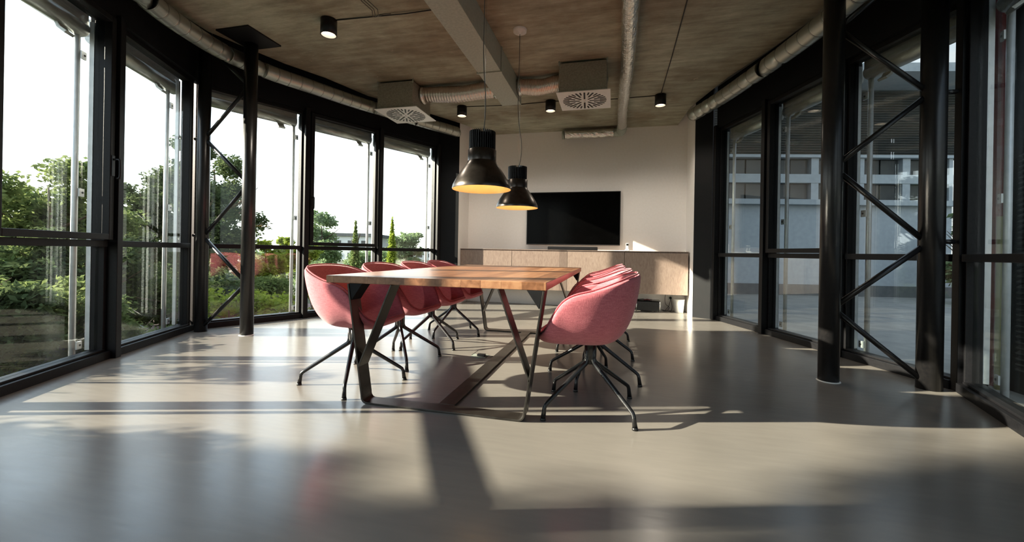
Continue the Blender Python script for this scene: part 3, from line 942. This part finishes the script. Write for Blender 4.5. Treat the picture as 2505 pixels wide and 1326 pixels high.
foil = empty('foil_duct', (.11, 6.98, 2.90))
tag(foil, 'crumpled silver foil duct under the ceiling, turning left at the back wall', 'duct')
random.seed(3)
def crumple(pts, r, amp, n=20, step=.03):
    P = spline(pts, 40); Q = [P[0]]
    for p_ in P[1:]:
        if (p_ - Q[-1]).length >= step: Q.append(p_)
    mb = MB().tube(Q, r, n, True, False)
    for i in range(1, len(Q) - 1):
        for k in range(n):
            v = Vector(mb.v[i * n + k]); c = Q[i]
            v = c + (v - c) * (1 + random.uniform(-amp, amp))
            mb.v[i * n + k] = tuple(v)
    return mb


crumple([(0, -6.6, 0), (.012, -5, 0), (.0, -4, .004), (.014, -2.5, -.004), (0, -1.2, .003), (.008, -.35, 0)], .072, .035).build('duct_run', M['foil'], foil)
el_ = [Vector((.008, -.35, 0)), Vector((.008, -.2, 0)), Vector((.006, -.1, 0)), Vector((-.012, -.03, -.001)), Vector((-.07, .0, 0)), Vector((-.12, .0, 0))]
MB().tube(spline(el_, 6), .0745, 26).build('elbow', M['galv'], foil)
crumple([(-.12, 0, 0), (-.5, .004, -.004), (-.93, 0, 0)], .070, .05).build('duct_branch', M['foil'], foil)
MB().tube([(-.93, 0, 0), (-.96, 0, 0)], .074, 26).build('end_collar', M['galv'], foil)


def diffuser_box(x0, x1, y0, y1, hx0, hx1, hy0, hy1, lab):
    cx_, cy_ = (x0 + x1) / 2, (y0 + y1) / 2
    root = tag(empty('air_diffuser_box', (cx_, cy_, 2.65)), lab, 'air vent', 'swirl air diffuser boxes')
    b = MB().box(hx0 - cx_, hx1 - cx_, hy0 - cy_, hy1 - cy_, .006, .325).build('housing', M['galv_box'], root, .003)
    for xx in (hx0, hx1):
        for yy in (hy0, hy1):
            MB().tube([(xx - cx_, yy - cy_, .30), (xx - cx_, yy - cy_, .350)], .006, 8).build('hanger', M['galv'], root)
    pl = MB().box(x0 - cx_, x1 - cx_, y0 - cy_, y1 - cy_, -.002, .006).build('diffuser_plate', M['plate'], root, .001)
    s = MB()
    for k in range(32):
        a = 2 * PI * k / 32 + .05
        u = Vector((math.cos(a), math.sin(a), 0)); w = Vector((-u.y, u.x, 0))
        r0 = (.055, .175, .115, .175)[k % 4]
        wd = .0095 if k % 2 == 0 else .0085
        s.obox(u * r0 - w * wd + Vector((0, 0, -.0045)), u * (.245 - r0), w * 2 * wd, (0, 0, .0024))
    s.build('slot', M['sink'], pl)
    MB().lathe([(.001, -.007), (.012, -.006), (.014, -.002)], 20).build('centre_screw', M['chrome'], pl)
    return root


diffuser_box(-2.915, -2.34, 4.58, 5.155, -2.88, -2.40, 4.60, 5.10, 'grey square ceiling air box with slotted white diffuser, above left windows')
diffuser_box(-.625, -.045, 4.49, 5.07, -.60, -.085, 4.51, 5.03, 'grey square ceiling air box with slotted diffuser, between rectangular and foil ducts')


def hose(xa, xb, y, z, r, sag, lab):
    root = tag(empty('flexible_hose', (xa, y, z)), lab, 'duct', 'flexible foil hoses')
    n = 110
    L_ = xb - xa
    P, R_ = [], []
    for i in range(n + 1):
        f = i / n
        P.append((f * L_, .01 * math.sin(f * 5), sag * math.sin(f * PI) + .006 * math.sin(f * 9)))
        R_.append(r * (1 + .02 * math.sin(i * PI * .5)) * (1 - .03 * math.sin(f * 4 * PI)))
    MB().tube(P, R_, 28).build('hose', M['flex'], root)
    for f0 in (0, L_ - .05):
        MB().tube([(f0, 0, 0), (f0 + .018, 0, 0), (f0 + .02, 0, 0), (f0 + .028, 0, 0), (f0 + .03, 0, 0), (f0 + .05, 0, 0)], [r + .006, r + .006, r + .012, r + .012, r + .005, r + .005], 28).build('clamp_ring', M['foil'], root)


hose(-2.399, -1.386, 4.85, 2.885, .098, -.012, 'pinkish-silver flexible hose between left air box and rectangular duct')
hose(-1.138, -.601, 4.84, 2.890, .092, -.014, 'pinkish-silver flexible hose between rectangular duct and right air box')

# ------------------------------------------------------------------ back wall furniture
sb = tag(empty('wall_sideboard', (-.71, 6.9, .285)), 'long pale wood veneer sideboard mounted on the back wall', 'sideboard')
MB().box(-1.84, 1.84, -.17, .198, 0, .655).build('carcass', M['ply'], sb, .002)
edges = [-1.84, -.922, .006, .901, 1.84]
for a, b in zip(edges[:-1], edges[1:]):
    MB().box(a + .003, b - .003, -.192, -.171, .002, .640).build('door', M['ply'], sb, .001)
MB().box(-1.845, 1.845, -.194, .198, .6555, .664).build('top_edge', M['plastic'], sb)
sb.children[-1].data.materials[0] = M['ply']

tv = tag(empty('television', (-.665, 7.07, 1.49)), 'large black flat television on the back wall', 'television')
MB().box(-.79, .79, -.035, -.005, -.452, .452).build('bezel', M['plastic'], tv, .004)
MB().box(-.778, .778, -.037, -.0352, -.436, .440).build('screen', M['tv'], tv)
MB().box(-.25, .25, -.005, .03, -.2, .2).build('wall_mount', M['plastic'], tv)
zs = .285 + .664
s_ = tag(empty('soundbar', (-.64, 6.86, zs)), 'low black soundbar on the sideboard under the television', 'speaker')
MB().box(-.41, .41, -.045, .045, .0, .058).build('body', M['plastic'], s_, .008)
MB().box(-.405, .405, -.0465, -.0445, .006, .050).build('grille', M['sink'], s_)
ph = tag(empty('cordless_phone', (.235, 6.86, zs)), 'small cordless phone in its cradle on the sideboard right of the television', 'phone')
MB().prism([(-.035, -.03), (.035, -.03), (.035, .04), (-.035, .04)], 0, .028).build('cradle', M['white_plastic'], ph, .006)
hb_ = MB().obox((-.022, -.012, .018), (.044, 0, 0), (0, .022, .004), (0, -.012, .105)).build('handset', M['white_plastic'], ph, .005)
MB().obox((-.017, -.0213, .088), (.034, 0, 0), (0, .004, .001), (0, -.0035, .028)).build('display', M['plastic'], hb_)

# things under the sideboard
bx_ = tag(empty('media_box', (.56, 6.87, 0)), 'black box unit with chrome corner legs on the floor under sideboard', 'box')
MB().box(-.165, .165, -.12, .12, .022, .165).build('body', M['plastic'], bx_, .004)
MB().box(-.16, .16, -.1215, -.1195, .09, .093).build('front_seam', M['sink'], bx_)
for sx in (-1, 1):
    for sy in (-1, 1):
        MB().tube([(sx * .175, sy * .115, 0), (sx * .175, sy * .115, .172)], .0065, 12).build('leg', M['chrome'], bx_)
MB().box(-.182, .182, -.122, .122, .172, .176).build('glass_top', M['tv'], bx_)
rb = tag(empty('folded_strap', (.54, 6.84, .176)), 'dark red and black strap lying on the black box unit', 'strap')
MB().tube([(-.14, 0, .006), (-.05, .02, .012), (.0, -.02, .008), (.08, .0, .010)], .007, 8).build('black_strap', M['blackcable'], rb)
MB().tube([(-.04, -.03, .008), (.01, -.035, .018), (.05, -.03, .008)], .008, 8).build('red_strap', M['red'], rb)
bn = tag(empty('white_bin', (1.03, 6.88, 0)), 'white plastic waste bin on the floor under the sideboard end', 'bin')
MB().lathe([(.001, 0), (.062, 0), (.064, .004), (.082, .20), (.086, .205), (.082, .21), (.078, .20), (.060, .01), (.001, .008)], 32).build('bin_body', M['white_plastic'], bn)
so_ = tag(empty('wall_socket', (.93, 7.1, .21)), 'white wall socket with black plug under the sideboard', 'socket')
MB().box(-.04, .04, -.01, 0, -.04, .04).build('cover_plate', M['white_plastic'], so_, .003)
MB().lathe([(.001, .03), (.018, .028), (.02, 0), (.001, -.004)], 20, (0, 0, 0)).build('plug', M['plastic'], so_)
so_.children[-1].rotation_euler = (PI / 2, 0, 0)
so_.children[-1].location = (0, -.01, -.008)
cable('power_cord', spline([(.93, 7.05, .19), (.90, 7.03, .08), (.84, 7.0, .01), (.80, 6.97, .02), (.86, 6.95, .012), (.90, 7.0, .06), (.85, 7.02, .11), (.84, 7.04, .20), (.86, 7.06, .284)]), .0035, M['blackcable'], 'tangled thin black power cord hanging below the sideboard near the socket')
cable('power_cord', spline([(.745, 6.9, .05), (.82, 6.92, .006), (.92, 6.96, .006), (.95, 7.03, .07), (.935, 7.06, .18)]), .0035, M['blackcable'], 'thin black power cord from the black box unit along the floor')

fb = tag(empty('floor_socket', (-1.083, 3.372, 0)), 'small floor socket with raised black lid under the table', 'floor socket')
MB().box(-.075, .06, -.05, .05, 0, .004).build('lid_frame', M['galv'], fb)
MB().box(-.025, .045, -.02, .02, .004, .022).build('plug', M['plastic'], fb, .003)
MB().obox((-.075, .0, .004), (.04, .05, .03), (0, .003, 0), (-.003, 0, .004)).build('lid', M['galv'], fb)
cable('floor_cable', [(-1.038, 3.372, .010), (-.99, 3.375, .006), (-.966, 3.38, .006)], .004, M['blackcable'], 'short black cable from the floor socket to the table stretcher')


# ------------------------------------------------------------------ exterior roller blinds (cassette, guide rail, brackets)
def ext_blind(A, B, side, rail_end, lab, tab=True, wide=None):
    A = Vector((*A, 0)); B = Vector((*B, 0)); t = (B - A).normalized(); n = Vector((-t.y, t.x, 0)) * side; L_ = (B - A).length
    root = tag(empty('external_blind', A), lab, 'window blind', 'rolled-up external blinds')
    d = .21
    Z = Vector((0, 0, 1))
    P = lambda s, dd, z: t * s + n * dd + Z * z
    a0, a1 = .06, L_ - .06
    MB().tube([P(a0, d, 2.565), P(a1, d, 2.565)], .062, 20).build('cassette', M['silver'], root)
    mb = MB().obox(P(a0, d - .05, 2.565), t * (a1 - a0), n * .1, Z * .14); mb.build('cassette_cover', M['silver'], root)
    s = a1 - (.02 if L_ > 0 else 0) if wide is None else L_ - wide
    MB().tube([P(s, d, -.35), P(s, d, 2.54)], .020, 14).build('guide_rail', M['alu'], root)
    for z in (.12, 1.30, 2.36):
        dd = MB().obox(P(s, d - .03, z - .03), t * .05, n * .012, Z * .06)
        br = dd.build('bracket', M['alu'], root)
        MB().tube([P(s + .030, d - .034, z), P(s + .030, d - .014, z)], .008, 10).build('bolt', M['sink'], br)
    # side channel next to the frame
    e = s + .045
    MB().obox(P(e - .012, .122, .08), t * .022, n * .03, Z * 2.55).build('side_channel', M['alu'], root)
    if tab:
        s2 = s - .17
        tb_ = MB(); prof = [(-.02, -.06), (-.035, -.09), (-.075, -.12), (-.06, -.135), (-.015, -.10), (.0, -.06)]
        V = [P(s2 + w_, d + a_, 2.56 + b_) for w_ in (-.04, .04) for a_, b_ in prof]
        m_ = len(prof)
        tb_.add(V, [tuple(range(m_)), tuple(reversed(range(m_, 2 * m_)))] + [(i, i + m_, (i + 1) % m_ + m_, (i + 1) % m_) for i in range(m_)])
        tb_.build('bottom_bar_hook', M['silver'], root)
    return root


names_l = {2: 'outside blind on the left glazing beyond the frame edge, closest to the camera', 3: 'silver outside blind of the large left window nearest the camera',
           4: 'silver outside blind of the left window just before the lattice column', 5: 'silver outside blind of the left window behind the lattice column',
           6: 'silver outside blind of the left opening window with handle', 7: 'silver outside blind of the last left window by the back wall'}
for i, lab in names_l.items():
    ext_blind(LN[i], LN[i + 1], 1, True, lab, wide={3: .095, 4: .165}.get(i))
names_r = {7: 'silver outside blind of the last right window by the back wall', 6: 'silver outside blind of the right opening window',
           5: 'silver outside blind of the right window behind the lattice column', 4: 'silver outside blind of the right window nearest the camera'}
for i, lab in names_r.items():
    ext_blind(RN[i], RN[i + 1], -1, True, lab)

# ------------------------------------------------------------------ outdoors
GZ = -.6
tag(MB().box(-150, 150, -150, 150, GZ - .2, GZ).build('ground', M['grass']), kind='structure')
soil = [(-9, 2.2), (-5.0, 3.2), (-4.6, 4.6), (-3.9, 6.6), (-3.2, 8.5), (-4.5, 10.5), (-8, 9.5), (-11, 6)]
struct(MB().prism(soil, GZ, GZ + .02).build('ground_mulch', M['soil']))
pth = [(-5.9, 3.5), (-4.75, 3.0), (-4.35, 1.9), (-3.9, .8), (-4.5, .6), (-5.1, 1.8), (-5.6, 2.9), (-7.5, 4.3), (-10, 5.2), (-10, 6.2), (-7.2, 5.2)]
struct(MB().prism(pth, GZ + .02, GZ + .04).build('ground_path', M['paving']))
struct(MB().prism([(2.6, -6), (2.6, 9), (.5, 12), (-2, 22), (30, 22), (30, -6)], GZ, GZ + .03).build('ground_paving', M['paving']))


def leaf_cloud(seed, blobs, n, size):
    """mesh of small folded leaves scattered through ellipsoid clumps"""
    rng = np.random.default_rng(seed)
    blobs = np.array(blobs, float)
    vol = blobs[:, 3] * blobs[:, 4] * blobs[:, 5]
    pick = rng.choice(len(blobs), n, p=vol ** .75 / (vol ** .75).sum())
    d = rng.normal(size=(n, 3)); d /= np.linalg.norm(d, axis=1)[:, None]
    rad = rng.random(n) ** .45
    # break the clump into sprays
    lump = .78 + .22 * np.sin(d[:, 0] * 7 + pick) * np.sin(d[:, 1] * 6 + 2 * pick) + .12 * np.sin(d[:, 2] * 11)
    c = blobs[pick, :3] + d * blobs[pick, 3:6] * (rad * lump)[:, None]
    ax = rng.normal(size=(n, 3)); ax[:, 2] *= .6; ax /= np.linalg.norm(ax, axis=1)[:, None]
    bx2 = np.cross(ax, rng.normal(size=(n, 3))); bx2 /= np.linalg.norm(bx2, axis=1)[:, None]
    s = size * rng.uniform(.6, 1.3, n)[:, None]
    V = np.empty((n, 4, 3))
    V[:, 0] = c - ax * s; V[:, 1] = c + bx2 * s * .45; V[:, 2] = c + ax * s; V[:, 3] = c - bx2 * s * .45
    me = bpy.data.meshes.new('foliage')
    me.vertices.add(4 * n); me.vertices.foreach_set('co', V.reshape(-1).astype(np.float32))
    me.loops.add(4 * n); me.loops.foreach_set('vertex_index', np.arange(4 * n, dtype=np.int32))
    me.polygons.add(n); me.polygons.foreach_set('loop_start', np.arange(0, 4 * n, 4, dtype=np.int32))
    me.polygons.foreach_set('loop_total', np.full(n, 4, dtype=np.int32))
    me.update(); me.validate()
    return me


def crown(seed, w, z0, z1, nb=16, tall=False):
    rng = np.random.default_rng(seed); out = []
    for k in range(nb):
        f = rng.random(); zz = z0 + (z1 - z0) * f
        prof = math.sin(PI * min(max(.12 + .80 * f, 0), 1)) ** .6 if not tall else (1 - f) * .9 + .12
        a = rng.random() * 2 * PI; rr = w * prof * rng.uniform(.25, .75)
        b = w * rng.uniform(.28, .45) * (prof * .7 + .3)
        out.append((math.cos(a) * rr, math.sin(a) * rr, zz, b, b, b * rng.uniform(.6, .9)))
    return out


PROTO = {}


def tree(kind, x, y, h, w, mat, lab, cat='tree', name='tree', n=9000, leaf=.055, z=GZ, rot=0.0, sparse=False, grp=None, seed=1):
    root = tag(empty(name, (x, y, z), rot), lab, cat, grp)
    key = (kind, n, leaf, mat)
    if kind == 'round' and grp:
        bl = crown(seed, w, h * .36, h * .93, 44)
    elif kind == 'round':
        bl = crown(seed, w, h * .18, h * .93, 26)
    elif kind == 'bush':
        bl = crown(seed, w, h * .25, h * .82, 14)
    elif kind == 'cypress':
        bl = [(0, 0, h * (.08 + .07 * k), w * (1.02 - .07 * k), w * (1.02 - .07 * k), h * .08) for k in range(13)]
    elif kind == 'conifer':
        bl = crown(seed, w, h * .15, h * .97, 24, True)
    me = leaf_cloud(seed, bl, n, leaf)
    me.materials.append(M[mat])
    f = bpy.data.objects.new('foliage', me); col.objects.link(f); f.parent = root
    rng = random.Random(seed)
    tr = MB().tube([(0, 0, -.05), (.02 * h * .3, .0, h * .25), (-.02 * h * .3, .02 * h, h * .5), (0, 0, h * .8)], [.022 * h, .018 * h, .012 * h, .004 * h], 10)
    for k in range(7):
        a = rng.random() * 2 * PI; z1_ = h * rng.uniform(.3, .6)
        tr.tube([(0, 0, z1_), (math.cos(a) * w * .35, math.sin(a) * w * .35, z1_ + h * .10), (math.cos(a) * w * .65, math.sin(a) * w * .65, z1_ + h * .22)], [.010 * h, .006 * h, .002 * h], 7)
    tr.build('trunk', M['bark'], root)
    return root


def at(px, dist):
    """ground point in direction of a pixel column of the photo, dist metres off"""
    a = math.atan((px - 1252.5) / 1008.0)
    X, Zc = math.sin(a) * dist, math.cos(a) * dist
    return (X * math.cos(YAW) - Zc * math.sin(YAW), X * math.sin(YAW) + Zc * math.cos(YAW))


def htop(px, dist, ytop, w):
    """height of a tree whose top shows at pixel row ytop"""
    Zc = math.cos(math.atan((px - 1252.5) / 1008.0)) * dist
    top = EYE + (617.6 + .0171 * (px - 1252.5) - ytop) / 1008.0 * Zc - GZ
    return max((top - .30 * w) / .93, .5)


T = [   # kind, pixel column, distance, top row, crown radius, leaf, label, leaves, leaf size, seed
    ('round', 115, 10.5, 335, 1.45, 'leaf_a', 'bushy green tree seen through the window nearest the camera', 26000, .048, 11),
    ('round', 12, 11.5, 405, 1.3, 'leaf_a', 'lower green tree at the left edge of the photo', 18000, .050, 12),
    ('bush', 60, 8.6, 520, 1.5, 'leaf_a', 'leafy green shrub low in the window nearest the camera', 16000, .042, 13),
    ('bush', 205, 8.4, 490, 1.0, 'leaf_b', 'dark green shrub beside the window post nearest the camera', 11000, .040, 14),
    ('bush', -60, 8.0, 480, 1.4, 'leaf_b', 'dark green shrub cut by the left edge of the photo', 9000, .045, 19),
    ('bush', 40, 6.4, 600, .85, 'leaf_a', 'green shrub close outside the window nearest the camera, left half', 9000, .032, 33),
    ('bush', -50, 6.0, 560, .85, 'leaf_a', 'green shrub close outside the glass, cut off by the left photo edge', 9000, .032, 37),
    ('bush', 175, 6.3, 610, .75, 'leaf_a', 'green shrub close outside the window nearest the camera, right half', 8000, .032, 34),
    ('bush', -170, 5.6, 560, .80, 'leaf_b', 'green shrub outside to the left, beyond the edge of the photo, close to the glass', 7000, .040, 35),
    ('bush', 330, 6.5, 735, .60, 'leaf_a', 'low green shrub close outside the second window', 5500, .030, 36),
    ('round', 365, 12.5, 408, .95, 'leaf_b', 'small dark tree in the left part of second window', 13000, .048, 15),
    ('round', 455, 13.0, 318, 1.15, 'leaf_b', 'tall dark tree right of the second window, rising beside its frame', 16000, .050, 16),
    ('bush', 395, 8.8, 610, 1.2, 'leaf_a', 'green shrub low in the second window', 12000, .040, 17),
    ('round', 520, 15.0, 318, 1.8, 'leaf_b', 'tall dark green tree behind the left lattice column', 26000, .060, 18),
    ('bush', 648, 14.0, 556, 1.0, 'leaf_y', 'sunny yellow-green tree top right of the left lattice column', 11000, .055, 21),
    ('bush', 708, 16.0, 548, 1.1, 'leaf_y', 'yellow-green tree beside the mullion after the lattice column', 11000, .060, 22),
    ('bush', 560, 7.6, 665, .75, 'leaf_y', 'low sunlit yellow-green shrub behind the left lattice column', 2600, .040, 23),
    ('bush', 655, 7.9, 670, .75, 'leaf_y', 'low sunlit yellow-green shrub beyond the window after lattice column', 2600, .040, 24),
    ('bush', 765, 8.4, 655, .55, 'leaf_y', 'low yellow-green shrub outside the opening window with handle', 1800, .040, 25),
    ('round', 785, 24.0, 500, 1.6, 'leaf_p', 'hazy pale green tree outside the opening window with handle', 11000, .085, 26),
    ('cypress', 868, 20.0, 540, .34, 'leaf_a', 'narrow columnar tree standing in for a reflection in the opening window with handle', 5000, .060, 27),  # added where the pane only shows a dark reflection
    ('cypress', 958, 20.0, 532, .38, 'leaf_y', 'narrow columnar yellow-green tree outside the last left window', 6000, .060, 28),
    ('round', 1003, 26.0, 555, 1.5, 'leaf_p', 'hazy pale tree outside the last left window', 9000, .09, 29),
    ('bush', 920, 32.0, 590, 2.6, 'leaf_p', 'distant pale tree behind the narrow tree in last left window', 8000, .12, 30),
    ('bush', 600, 12.0, 640, 1.5, 'leaf_a', 'mid green shrub between the yellow-green trees and the lattice column', 12000, .050, 41),
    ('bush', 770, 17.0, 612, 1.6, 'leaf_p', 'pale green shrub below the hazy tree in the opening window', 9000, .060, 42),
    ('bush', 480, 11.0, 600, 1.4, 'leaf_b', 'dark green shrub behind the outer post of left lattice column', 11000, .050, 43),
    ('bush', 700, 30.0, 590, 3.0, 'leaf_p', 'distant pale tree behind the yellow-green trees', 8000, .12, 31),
]
for kind, px, dist, yt, w, mat, lab, n, lf, sd_ in T:
    x, y = at(px, dist)
    h = htop(px, dist, yt, w)
    low = 'shrub' in lab
    tree(kind, x, y, h, w, mat, lab, 'shrub' if low else 'tree', 'shrub' if low else 'columnar_tree' if kind == 'cypress' else 'tree', n, lf, seed=sd_)

for k, (x, y) in enumerate([(-5.55, 1.25), (-5.35, .2), (-4.9, -.8)]):  # unseen shrubs added to keep low sun off the floor by the glass
    tree('bush', x, y, 2.25, .85, 'leaf_b', 'dense shrub close outside the glass, left of the photo edge', 'shrub', 'shrub', 7000, .035, grp='shrubs left of the view', seed=70 + k)

# tall trees to the south-west, outside the picture, that shade the near end of the room
for k, (s_, dd, h, w) in enumerate([(-.42, 16, 11.2, 2.35), (-3.6, 19, 13.0, 3.0), (-8.6, 17, 12.0, 3.2), (1.35, 13.5, 5.6, 1.0)]):
    # s_ = position across the sun's path, dd = distance towards the sun
    ux, uy = math.cos(SUN_AZ), math.sin(SUN_AZ)
    x, y = -uy * s_ - ux * dd, ux * s_ - uy * dd
    tree('round', x, y, h, w, 'leaf_b', 'tall tree outside to the left, beyond the edge of the photo', 'tree', 'tree', 15000, .15, grp='tall trees left of the view', seed=40 + k)

tree('bush', -8.9, -.75, 3.5, 1.6, 'leaf_b', 'dense shrub outside to the left, beyond the edge of the photo', 'shrub', 'shrub', 9000, .07, seed=55)  # out of view, placed to shade the near left part of the floor

tag(MB().box(-.9, .9, -.15, .15, 0, .5).build('garden_wall', M['stone'], None, .02), 'low grey stone garden wall in the grass outside nearest window', 'wall')
gw = bpy.data.objects['garden_wall']
gx, gy = at(90, 6.7); gw.location = (gx, gy, GZ); gw.rotation_euler = (0, 0, YAW + 1.0)


def far_building(px, dist, w, d, h, lab, rows=2, cols=5):
    x, y = at(px, dist)
    r = tag(empty('building', (x, y, GZ), YAW), lab, 'building')
    MB().box(-w / 2, w / 2, 0, d, 0, h).build('wall', M['white_bldg'], r)
    MB().box(-w / 2 - .3, w / 2 + .3, -.3, d + .3, h, h + .4).build('roof', M['facade_base'], r)
    for i in range(cols):
        for j in range(rows):
            cx_ = -w / 2 + w * (i + .5) / cols
            z = h * (j + .45) / rows
            MB().box(cx_ - w / cols * .25, cx_ + w / cols * .25, -.03, .02, z - h / rows * .18, z + h / rows * .2).build('window', M['farwin'], r)
    return r


far_building(825, 60, 9, 8, 3.3, 'white flat-roofed building in the distance beyond the opening window')
far_building(1010, 70, 8, 8, 1.6, 'low white building in the distance outside the last left window', 1, 4)

# neighbouring building on the right
def neighbour():
    Zc = 16.0
    P = lambda px, z_=0: None
    X0, X1 = (1560 - 1252) / 1008 * Zc, (2306 - 1252) / 1008 * Zc
    def W(X, Z_):
        return (X * math.cos(YAW) - Z_ * math.sin(YAW), X * math.sin(YAW) + Z_ * math.cos(YAW))
    x, y = W((X0 + X1) / 2, Zc)
    r = tag(empty('office_building', (x, y, GZ), YAW - .05), 'pale rendered office building with window bands seen through right windows', 'building')
    hw = (X1 - X0) / 2
    g = -GZ
    MB().box(-hw, hw, 0, 6, .45, 2.92 + g).build('wall', M['facade'], r)
    MB().box(-hw, hw, -.06, 6, 0, .449).build('plinth', M['facade_base'], r)
    MB().box(-hw, hw, -.25, 6, 2.921 + g, 3.12 + g).build('ledge', M['facade'], r)
    bands = [(3.12, 3.78), (4.12, 4.75)]
    for bi, (z0, z1) in enumerate(bands):
        MB().box(-hw, hw, .25, 6, z0 + g, z1 + g).build('window_recess', M['louvre'], r)
        nwin = 7
        for k in range(nwin):
            a = -hw + 2 * hw * k / nwin; b = -hw + 2 * hw * (k + 1) / nwin
            MB().box(b - .14, b + .14 if k < nwin - 1 else b, -.02, .25, z0 + g, z1 + g).build('pier', M['facade'], r)
            f = MB().box(a + .14, (a + b) / 2 - .03, .16, .2, z0 + g + .03, z1 + g - .03).build('window', M['farwin'], r)
            MB().box((a + b) / 2 + .03, b - .18, .16, .2, z0 + g + .03, z1 + g - .03).build('window', M['farwin'], r)
    MB().box(-hw, hw, -.04, 6, 3.78 + g + .001, 4.12 + g - .001).build('spandrel', M['facade'], r)
    MB().box(-hw, hw, -.12, 6, 4.751 + g, 4.86 + g).build('coping', M['facade'], r)
    lv = MB()
    for k in range(26):
        z = 4.90 + k * .095
        lv.obox((-hw, .02, z + g), (2 * hw + .75, 0, 0), (0, .07, .03), (0, 0, .022))
    lv.build('louvre_screen', M['louvre'], r)
    MB().box(-hw, hw + .75, .2, 6, 4.861 + g, 7.4 + g).build('upper_wall', M['facade_base'], r)
    MB().box(-hw, hw + .9, -1.6, 6, 7.401 + g, 7.7 + g).build('roof_overhang', M['facade'], r)
    return r


neighbour()
x, y = at(2385, 20)
tree('round', x, y, 3.4, 1.15, 'leaf_p', 'hazy tree seen in the narrow gap right of the right lattice column', 'tree', 'tree', 7000, .11, seed=61)
# dark annex with red fins close to the right-hand glazing
an = tag(empty('annex', (4.6, 5.35, GZ), 0), 'dark louvred annex with a red panel outside nearest right window', 'building')
MB().box(-.2, .6, -2.6, 1.2, 0, 5.4).build('wall', M['fascia'], an)
MB().box(-.26, -.2, .60, .85, .0, 5.4).build('red_panel', M['red'], an)
MB().tube([(-.30, .52, 0), (-.30, .52, 2.0)], .035, 12).build('olive_post', M['yellowgreen'], an)
MB().box(-1.55, .6, -2.6, .75, 5.4, 5.55).build('canopy', M['fascia'], an)  # roof added to keep sky light off the blind at the near window
lv = MB()
for k in range(40):
    lv.obox((-.28, -2.5, .3 + k * .06), (0, 2.85, 0), (.06, 0, .03), (0, 0, .015))
lv.build('louvre_screen', M['louvre'], an)
